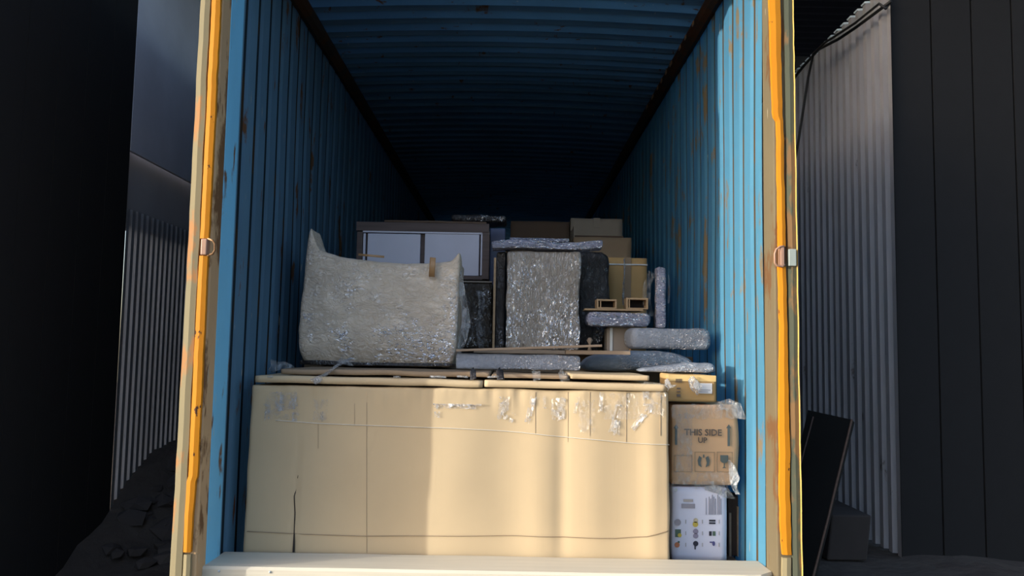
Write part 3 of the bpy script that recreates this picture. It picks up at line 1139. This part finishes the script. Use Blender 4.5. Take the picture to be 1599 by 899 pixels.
# brown wrapped box under the cabinet
x0, x1, z0, z1, yf = rect(560, 438, 768, 545, 4.70)
t = wrapbox('wrapped_case', x0, x1, ZC, z1, yf, yf + .5, WRAP_BROWN, 'brown film-wrapped case carrying the white-doored cabinet', 'case', 57, .012, .005, .02)
TL = Vector(t.location)
link('pale_edge', off(bx(P(722, 440, 4.68).x, x1 - .002, yf - .012, yf + .02, z1 - .006, z1 + .002), t), KRAFTP, t)
for px in (748, 752):
    bm = bmesh.new()
    ribbon(bm, [P(px + 3 * math.sin(k * 1.3), 455 + k * 15, 4.665) for k in range(7)], .016, crumple=.012, n=3, seed=px)
    o = link('film_fold', bm, FILM, t, True)
    o.location = -TL
zcab = z1 + .012

# ------------------------------------------------------------------ cabinet with two white doors
X0c, X1c, Zc0, Zc1, yc = rect(558, 350, 763, 436, 4.74)
Zc0 = zcab
t = thing('cabinet', 'dark-framed cabinet with two white doors behind the big wrapped bundle', 'cabinet', ((X0c + X1c) / 2, yc + .2, Zc0))


def cp(x0, y0, x1, y1, ya, yb, **k):
    a = rect(x0, y0, x1, y1, 4.74)
    return off(bx(a[0], a[1], yc + ya, yc + yb, max(a[2], Zc0), a[3], **k), t)


link('body', cp(560, 352, 762, 436, .02, .42, bev=.004), CABFRAME, t)
link('frame', cp(557, 348, 764, 362, -.012, .02, bev=.002), CABFRAME, t)
link('frame', cp(557, 362, 566, 436, -.012, .02, bev=.002), CABFRAME, t)
link('frame', cp(753, 362, 764, 436, -.012, .02, bev=.002), CABFRAME, t)
link('frame', cp(566, 430, 753, 436, -.012, .02, bev=.002), CABFRAME, t)
link('door', cp(573.5, 365, 656, 430, -.004, .018, bev=.002), CABWHITE, t)
link('door', cp(663, 365, 748, 430, -.004, .018, bev=.002), CABWHITE, t)
link('white_rim', cp(567, 361, 753, 364.5, -.010, .01, bev=.001), CABWHITE, t)
link('white_rim', cp(567, 364.5, 570.5, 430, -.010, .01, bev=.001), CABWHITE, t)
link('white_rim', cp(750.5, 364.5, 753, 430, -.010, .01, bev=.001), CABWHITE, t)
ztc = Zc1 + .016
o = slab('cardboard_strip', P(600, 350, 4.8).x, P(760, 350, 4.8).x, ztc, ztc + .014, yc + .05, yc + .35, KRAFTDD, None,
         'dark cardboard strip lying on the white-doored cabinet', 'cardboard', 5, .004)
x0, x1, z0, z1, _ = rect(706, 337, 790, 351, 4.85)
wrapbox('film_bundle', x0, x1, ztc + .022, z1 + .006, yc + .1, yc + .34, WRAP_DARK, 'crumpled bundle of dark shiny film on the right of the cabinet top', 'bundle', 63, .018, .012, .012)

# ------------------------------------------------------------------ rear pieces
x0, x1, z0, z1, yf = rect(765, 356, 789, 398, 5.25)
bm = bx(x0, x1, yf, yf + .2, ZH - .028, z1, bev=.008)
tag(link('upright_package', bm, BLUEPANEL), 'upright blue-grey panel between the cabinet and the centre box', 'panel')


def carton(label, px0, top, px1, zc, mat, depth=.4, zb=None, flaps=False, seam=True):
    x0, x1, z0, z1, yf = rect(px0, top, px1, top + 60, zc)
    zb = ZH - .028 if zb is None else zb
    t = thing('carton', label, 'carton', ((x0 + x1) / 2, yf + depth / 2, zb))

    def fn(p, u, v, w):
        q = p.copy()
        q += noise.noise_vector(q * 6 + Vector((px0, 0, 0))) * .004 * (w > .03)
        q.y -= .006 * math.sin(PI * u) * math.sin(PI * w) * (v < .5)
        return q
    link('body', off(gridbox(x0, x1, yf, yf + depth, zb + .001, z1, .04, fn, .004), t), mat, t, True)
    if seam:
        link('seam_tape', off(bx((x0 + x1) / 2 - .025, (x0 + x1) / 2 + .025, yf - .008, yf + depth * .5, z1 - .07, z1 + .002), t), KRAFTP, t)
    if flaps:
        bm = bmesh.new()
        box(bm, x0 + .01, x1, 0, .004, 0, .075)
        bmesh.ops.rotate(bm, verts=bm.verts, cent=(0, 0, 0), matrix=Matrix.Rotation(R_(-12), 3, 'X'))
        bmesh.ops.translate(bm, verts=bm.verts, vec=(0, yf + depth - .01, z1 - .004))
        link('flap', off(bm, t), KRAFTDD, t)
        bm = bx(x0, x0 + .005, yf + .02, yf + depth - .02, z1 - .002, z1 + .08)
        link('flap', off(bm, t), KRAFTP, t)
    return t, (x0, x1, zb, z1, yf)


carton('dark brown carton behind the centre box, partly hidden by the silvery slat', 797, 345, 889, 6.0, KRAFTDD, seam=False)
carton('pale carton at the very back, top right of the load', 891, 341, 972, 6.0, KRAFTP)
carton('brown carton with open dark flap, right behind the centre box', 896, 370, 986, 5.45, KRAFTD, flaps=True, seam=False)
t, (x0, x1, z0, z1, yf) = carton('brown carton bound with a white strap above the small wooden frames', 950, 402, 1010, 5.02, KRAFT3, .3, seam=False)
link('strap', off(bx(x0 - .003, x1 + .003, yf - .010, yf + .3, P(980, 413, 5.02).z - .004, P(980, 413, 5.02).z + .004), t), STRAPW, t)
link('tape', off(bx(P(974, 440, 5.02).x, P(985, 440, 5.02).x, yf - .009, yf + .0, z0 + .1, z1 - .0), t), KRAFTD, t)
bm = bmesh.new()
ribbon(bm, [P(974 + math.sin(k), 404 + k * 12, 5.0) for k in range(7)], .012, crumple=.006, n=3, seed=2)
link('film_strip', off(bm, t), FILM, t, True)

# dark wrapped chair back right of the centre box
x0, x1, z0, z1, yf = rect(902, 392, 952, 545, 4.68)


def bulge(q, u, v, w):
    H = z1 - ZC
    f = 1.0
    if w < .5:
        f = .35 + .65 * math.sin(w / .5 * PI / 2)
    if w > .86:
        f = math.sqrt(max(0, 1 - ((w - .86) / .14) ** 2 * .6))
    if u > .5:
        q.x = q.x * f + .0
    return q


wrapbox('wrapped_chair', x0 + .002, x1, ZC, z1, yf, yf + .3, WRAP_DARK, 'dark film-wrapped rounded chair back right of the centre box', 'chair', 71, .03, .008, .014, bulge)

# beige small box, wooden legs under the cushion
x0, x1, z0, z1, yf = rect(948, 512, 983, 545, 4.50)
t = thing('small_box', 'small beige box standing under the wrapped cushion', 'box', ((x0 + x1) / 2, yf + .12, ZC))
link('body', off(bx(x0, x1, yf, yf + .15, ZC, z1, bev=.004), t), kraft('beige_card', (0.30, 0.25, 0.21, 1)), t)
link('corner_strip', off(bx(P(951, 520, 4.54).x, P(955, 520, 4.54).x, yf - .006, yf, ZC, z1), t), STRAPW, t)
zq = z1 + .006
for px, lab in ((921, 'small dark turned knob left of the beige box'), (985, 'small rounded wooden knob at the foot of the beige box')):
    c = P(px, 527 if px < 950 else 533, 4.44 if px < 950 else 4.42)
    bm = bmesh.new()
    h = c.z - ZC
    tube(bm, [(0, 0, 0), (0, 0, h * .35), (0, 0, h * .5), (0, 0, h * .8), (0, 0, h)], [.012, .006, .006, .018, .008], 10)
    tag(link('knob', bm, BOARD if px < 950 else SLAT, None, True, (c.x, c.y, ZC)), lab, 'knob')

# cushion stack on the right
x0, x1, z0, z1, yf = rect(917, 487, 1017, 510, 4.38)
zq = max(zq, z0)
t = wrapbox('wrapped_cushion', x0, x1, zq, z1, yf, yf + .22, WRAP_SILVER, 'blue silvery wrapped cushion under the thin board with two small frames', 'cushion', 81, .034, .005, .012)
zt_ = z1 + .008
x0, x1, z0, z1, yf = rect(913, 482, 1004, 486, 4.40)
bm = bx(x0, x1, yf - .01, yf + .14, zt_, zt_ + .010, bev=.001)
tag(link('thin_board', bm, SLAT), 'small thin board on the blue silvery cushion carrying two small frames', 'board')
zf = zt_ + .011
for (p0, p1, top, lab) in ((932, 963, 467, 'left of two small open wooden frames on the thin board'), (978, 1012, 465, 'right of two small open wooden frames on the thin board')):
    x0, x1, z0, z1, yf = rect(p0, top, p1, 482, 4.40)
    t = thing('wooden_box_frame', lab, 'frame', ((x0 + x1) / 2, yf + .05, zf), group='small wooden frames')
    th = .009
    link('side', off(bx(x0, x0 + th, yf, yf + .1, zf, z1), t), SLAT, t)
    link('side', off(bx(x1 - th, x1, yf, yf + .1, zf, z1), t), SLAT, t)
    link('rail', off(bx(x0 + th, x1 - th, yf, yf + .1, z1 - th, z1), t), SLAT, t)
    link('rail', off(bx(x0 + th, x1 - th, yf, yf + .1, zf, zf + .007), t), SLAT, t)
    link('back', off(bx(x0 + th, x1 - th, yf + .085, yf + .095, zf + .007, z1 - th), t), DARK, t)
    sx = x0 + .018 if p0 < 950 else x0 + .014
    link('divider', off(bx(sx, sx + .006, yf + .002, yf + .08, zf + .007, z1 - th), t), SLAT, t)

# lower cushions
x0, x1, z0n, z1n, yfn = rect(909, 548, 1090, 581, 4.14)


def lens(q, u, v, w):
    e = 1 - abs(2 * u - 1) ** 3
    q.z = q.z * (.45 + .55 * e) + .006 * (u)
    return q


wrapbox('wrapped_cushion', x0, x1, ZI, z1n, yfn, yfn + .24, WRAP_BLUE, 'long dark blue wrapped cushion right of the flat panel', 'cushion', 91, .05, .004, .014, lens)
x0, x1, z0, z1, yf = rect(986, 512, 1111, 545, 4.20)
t = wrapbox('wrapped_cushion', x0, x1, z1n + .012, z1, yf, yf + .29, WRAP_LIGHT, 'grey-blue wrapped cushion lying on the long dark blue one by the right wall', 'cushion', 95, .035, .005, .013)
zM = z1 + .008
x0, x1, z0, z1, yf = rect(1000, 566, 1118, 590, 3.94)


def taper(q, u, v, w):
    q.z = q.z * (.35 + .65 * min(1, u * 1.5))
    return q


ZO = ZI
wrapbox('wrapped_cushion', x0, x1, ZO, z1, yf, yf + .17, WRAP_LIGHT, 'pale crumpled wrapped cushion just behind the small labelled carton', 'cushion', 99, .03, .008, .011, taper)
# slim upright package
x0, x1, z0, z1, yf = rect(1025, 417, 1040, 505, 4.41)
t = wrapbox('wrapped_pole', x0, x1, zM, z1, yf, yf + .07, WRAP_SILVER, 'slim upright silver film-wrapped pole beside the right wall', 'pole', 105, .012, .005, .010)
TL = Vector(t.location)
for s, pts in enumerate(([(1018, 425), (1010, 445), (1009, 470), (1016, 495)], [(1042, 428), (1045, 450), (1044, 475)])):
    bm = bmesh.new()
    ribbon(bm, [P(a, b, 4.43) for a, b in pts], .04 if s == 0 else .012, crumple=.014, n=5, seed=s + 40)
    o = link('film_flap', bm, clear_film('thin_film', .12), t, True)
    o.location = -TL

# ------------------------------------------------------------------ right-hand stack of cartons
ZR = ZX + .16
# white carton with printed pictures
x0, x1, z0, z1w, yf = rect(1050, 761, 1135, 866, ZR)
t = thing('carton', 'white printed carton with rows of small pictures at the foot of the right-hand stack', 'carton', ((x0 + x1) / 2, yf + .2, 0.001))
link('body', off(gridbox(x0, x1, yf, yf + .42, .001, z1w, .03, lambda p, u, v, w: p + noise.noise_vector(p * 7) * .003 * (w > .02), .004), t), WHITEBOX, t, True)


def print_rect(px0, py0, px1, py1, mat, name='print', d=.0045, z=ZR):
    a = rect(px0, py0, px1, py1, z)
    return link(name, off(bx(a[0], a[1], yf - d, yf - d + .002, a[2], a[3]), t), mat, t)


def disc(px, py, r, mat, name='picture', sx=1.0):
    bm = bmesh.new()
    bmesh.ops.create_circle(bm, cap_ends=True, segments=14, radius=r * ZR / F)
    bmesh.ops.scale(bm, verts=bm.verts, vec=(sx, 1, 1))
    bmesh.ops.rotate(bm, verts=bm.verts, cent=(0, 0, 0), matrix=Matrix.Rotation(PI / 2, 3, 'X'))
    g = bmesh.ops.extrude_face_region(bm, geom=list(bm.faces))
    bmesh.ops.translate(bm, verts=[v for v in g['geom'] if isinstance(v, bmesh.types.BMVert)], vec=(0, .001, 0))
    c = P(px, py, ZR)
    bmesh.ops.translate(bm, verts=bm.verts, vec=(c.x, yf - .0052, c.z))
    return link(name, off(bm, t), mat, t)


GREYP = plain('print_grey', (0.36, 0.33, 0.38, 1))
YEL = plain('print_yellow', (0.62, 0.46, 0.08, 1))
GRN = plain('print_green', (0.10, 0.16, 0.12, 1))
ORG = plain('print_orange', (0.55, 0.20, 0.10, 1))
PUR = plain('print_purple', (0.30, 0.26, 0.36, 1))
BLK = plain('print_black', (0.03, 0.03, 0.05, 1))
NAVY = plain('print_navy', (0.10, 0.10, 0.26, 1))
print_rect(1064, 786, 1085, 793, GREYP, 'lettering')
print_rect(1067, 779, 1082, 783, plain('print_pale', (.45, .40, .38, 1)), 'lettering')
disc(1058, 815, 5, GREYP)
disc(1086, 812, 3.6, plain('print_cream', (.60, .50, .34, 1)))
disc(1085.5, 818, 4.2, YEL)
a = print_rect(1054, 826, 1063, 838, GRN, 'picture')
disc(1061, 835, 3, YEL)
disc(1086, 829, 4, PUR)
disc(1086, 836, 4, PUR)
disc(1057, 850, 4, ORG)
print_rect(1058, 844, 1061, 847, GRN, 'picture', .006)
disc(1086, 848, 4, BLK)
print_rect(1084, 848, 1086, 857, BLK, 'picture', .006)
print_rect(1107, 811, 1117, 813.6, BLK, 'picture')
print_rect(1107, 815, 1117, 817.6, BLK, 'picture')
print_rect(1107, 829, 1111, 836, BLK, 'picture')
print_rect(1112.5, 829, 1117, 836, GRN, 'picture')
disc(1114, 848, 3.6, NAVY, sx=.6)
print_rect(1108, 845, 1114, 847, NAVY, 'picture')
for i, xx in enumerate((1102, 1106.5, 1109, 1111.5, 1114, 1116.5, 1120, 1122.5, 1125)):
    print_rect(xx, 772 + (i % 3) * 3 + (5 if i == 0 else 0), xx + (1.2 if i else 0.8), 803, INKF, 'lettering')
for xx, yy in ((1070, 814), (1070, 832), (1070, 850), (1096, 814), (1096, 832), (1096, 850), (1122, 814), (1122, 832), (1122, 850)):
    print_rect(xx, yy - 3, xx + 1.2, yy + 3, plain('print_faint', (.45, .42, .44, 1)) if 'print_faint' not in bpy.data.materials else bpy.data.materials['print_faint'], 'lettering')
disc(1055, 764, 2.6, STRAPW, 'tape_spot')

# carton "THIS SIDE UP"
x0, x1, z0, z1, yf = rect(1050, 632, 1150, 757, ZR)
z0 = z1w + .012
t = thing('carton', 'brown carton marked with arrows and this side up lettering, middle of right-hand stack', 'carton', ((x0 + x1) / 2, yf + .2, z0))


def cf(p, u, v, w):
    q = p + noise.noise_vector(p * 6 + Vector((4, 0, 0))) * .006 * (w > .02)
    q.x += u * (.01 * math.sin(w * PI))
    return q


link('body', off(gridbox(x0, x1, yf, yf + .42, z0, z1, .025, cf, .005), t), KRAFT2, t, True)
DD = .011


def txt(body, px, py, size, mat=INK, z=ZR, d=DD, bold=True, sx=1.0):
    bm = text_bm(body, size, bold)
    bmesh.ops.scale(bm, verts=bm.verts, vec=(sx, 1, 1))
    c = P(px, py, z)
    bmesh.ops.translate(bm, verts=bm.verts, vec=(c.x, yf - d, c.z))
    return link('lettering', off(bm, t), mat, t)


INKB = plain('print_ink', (0.13, 0.10, 0.085, 1))
INKG = plain('print_ink_green', (0.10, 0.125, 0.125, 1))
txt('THIS SIDE', 1097, 675, .042, INKB, sx=.98)
txt('UP', 1096, 687, .036, INKB)


def poly(pts, mat, name='symbol', d=DD, th=.002):
    bm = bmesh.new()
    vs_ = []
    for a, b in pts:
        c = P(a, b, ZR)
        vs_.append(bm.verts.new((c.x, yf - d, c.z)))
    f = bm.faces.new(vs_)
    g = bmesh.ops.extrude_face_region(bm, geom=[f])
    bmesh.ops.translate(bm, verts=[v for v in g['geom'] if isinstance(v, bmesh.types.BMVert)], vec=(0, th, 0))
    bmesh.ops.recalc_face_normals(bm, faces=bm.faces)
    return link(name, off(bm, t), mat, t)


def arrow(cx, y0, y1, s=1):
    poly([(cx - 1.8, y1), (cx + 1.8, y1), (cx + 1.8, y0 + 6), (cx + 4, y0 + 6), (cx, y0), (cx - 4, y0 + 6), (cx - 1.8, y0 + 6)], INKG, 'arrow')


arrow(1137, 662, 696)
arrow(1055, 662, 694)


def outline(a0, b0, a1, b1, w=.8):
    for r in ((a0, b0, a1, b0 + w), (a0, b1 - w, a1, b1), (a0, b0, a0 + w, b1), (a1 - w, b0, a1, b1)):
        print_rect(*r, CSTR, 'print_frame', DD - .001)


outline(1084, 705, 1115, 736)
outline(1119, 705, 1143, 736)
outline(1052, 710, 1080, 736)
# glass symbol, recycling-like hands, box symbol
poly([(1124, 710), (1136, 710), (1136, 719), (1133, 722), (1127, 722), (1124, 719)], INKG)
poly([(1129.3, 722), (1130.7, 722), (1130.7, 728), (1133, 730), (1127, 730), (1129.3, 728)], INKG)
for s in (-1, 1):
    cx = 1098
    poly([(cx + s * 3, 714), (cx + s * 7, 711), (cx + s * 9.5, 718), (cx + s * 8, 726), (cx + s * 3, 729), (cx + s * 5, 722)], INKG)
poly([(1097, 709), (1099, 709), (1099, 714), (1097, 714)], INKG)
# film over it
for k, (cx, cy, w_, h_, sd_) in enumerate(((1098, 642, 100, 22, 1), (1067, 690, 26, 90, 2), (1095, 746, 90, 20, 3), (1105, 756, 60, 12, 4))):
    bm = bmesh.new()
    nx, ny = max(3, int(w_ / 4)), max(3, int(h_ / 4))
    g = []
    for j in range(ny + 1):
        row = []
        for i in range(nx + 1):
            X, Y = cx + (i / nx - .5) * w_, cy + (j / ny - .5) * h_
            X += 5 * noise.noise(Vector((sd_, Y * .12, 0)))
            Y += 4 * noise.noise(Vector((sd_, X * .08, 9)))
            c = P(X, Y, ZR)
            c.y = yf - DD - .005 - .012 * abs(noise.noise(Vector((sd_, X * .16, Y * .2))))
            row.append(bm.verts.new(c))
        g.append(row)
    for j in range(ny):
        for i in range(nx):
            bm.faces.new((g[j][i], g[j][i + 1], g[j + 1][i + 1], g[j + 1][i]))
    link('film', off(bm, t), clear_film('film_patch', .30) if 'film_patch' not in bpy.data.materials else bpy.data.materials['film_patch'], t, True)
# torn white film tail
bm = bmesh.new()
ribbon(bm, [P(a, b, ZR - .03) for a, b in ((1137, 718), (1143, 730), (1148, 745), (1143, 755), (1147, 766), (1152, 772))], [.012, .03, .04, .045, .03, .01], crumple=.018, n=6, seed=5)
link('film_tail', off(bm, t), clear_film('white_film', .8), t, True)
bm = bmesh.new()
ribbon(bm, [P(a, b, ZR - .02) for a, b in ((1120, 634), (1135, 633), (1150, 636), (1159, 650), (1164, 655))], [.03, .05, .07, .04, .01], crumple=.02, n=6, seed=8)
link('film_tail', off(bm, t), FILM, t, True)
bm = bmesh.new()
ribbon(bm, [P(a, b, ZR - .01) for a, b in ((1100, 762), (1120, 764), (1136, 770), (1146, 778))], [.03, .04, .04, .02], crumple=.018, n=6, seed=12)
link('film_tail', off(bm, t), FILM, t, True)
z2 = z1 + .014

# small carton on top
x0, x1, z0, z1, yf = rect(1041, 584, 1119, 628, ZX + .155)
t = thing('carton', 'small orange-brown carton with a white label on top of the right-hand stack', 'carton', ((x0 + x1) / 2, yf + .1, z2), (0, 0, 0))
z0 = z2
link('body', off(gridbox(x0, x1, yf, yf + .19, z0, z1, .015, lambda p, u, v, w: p + noise.noise_vector(p * 9) * .004 * (w > .02) + Vector((0, .0, -.006 * u * w)), .004), t), KRAFT3, t, True)
ZR = ZX + .155
DD = .006
print_rect(1043, 585.5, 1117, 595, plain('paper_tape', (0.66, 0.46, 0.20, 1)), 'tape', .005)
lab_ = print_rect(1089, 598, 1111, 614, plain('white_label', (0.72, 0.72, 0.76, 1)), 'label', .0065)
print_rect(1091, 608, 1109, 609.2, INKF, 'lettering', .0072).parent = lab_
print_rect(1091, 611, 1105, 612.2, INKF, 'lettering', .0072).parent = lab_
for k in range(5):
    print_rect(1054.5 + k * 2, 591, 1055.4 + k * 2, 597, INKB, 'lettering', .0072)
print_rect(1056, 605, 1062, 607, INKB, 'symbol', .006)
print_rect(1056, 610, 1062, 612, INKB, 'symbol', .006)
print_rect(1056, 615, 1062, 619, INKB, 'symbol', .006)
bm = bmesh.new()
ribbon(bm, [P(a, b, ZX + .13) for a, b in ((1078, 590), (1082, 598), (1088, 606), (1092, 614))], [.03, .04, .045, .02], crumple=.018, n=6, seed=4)
link('film_tail', off(bm, t), TAPEB, t, True)
# dark wooden piece between the white carton and the wall
x0, x1, z0, z1, yf = rect(1137, 775, 1163, 866, 3.92)
t = thing('wooden_plank', 'dark brown wooden panel standing between the white carton and the right wall', 'panel', ((x0 + x1) / 2, yf + .1, 0))
link('panel', off(bx(x0, x1, yf, yf + .2, 0.001, z1, bev=.003), t), DARKWOOD, t)
link('strip', off(bx(P(1151, 800, 3.91).x, P(1153.5, 800, 3.91).x, yf - .012, yf, 0.001, P(1151, 790, 3.92).z), t), SLAT, t)
link('strip', off(bx(x0 + .002, x0 + .012, yf - .012, yf, 0.001, P(1151, 800, 3.92).z), t), BOARD, t)
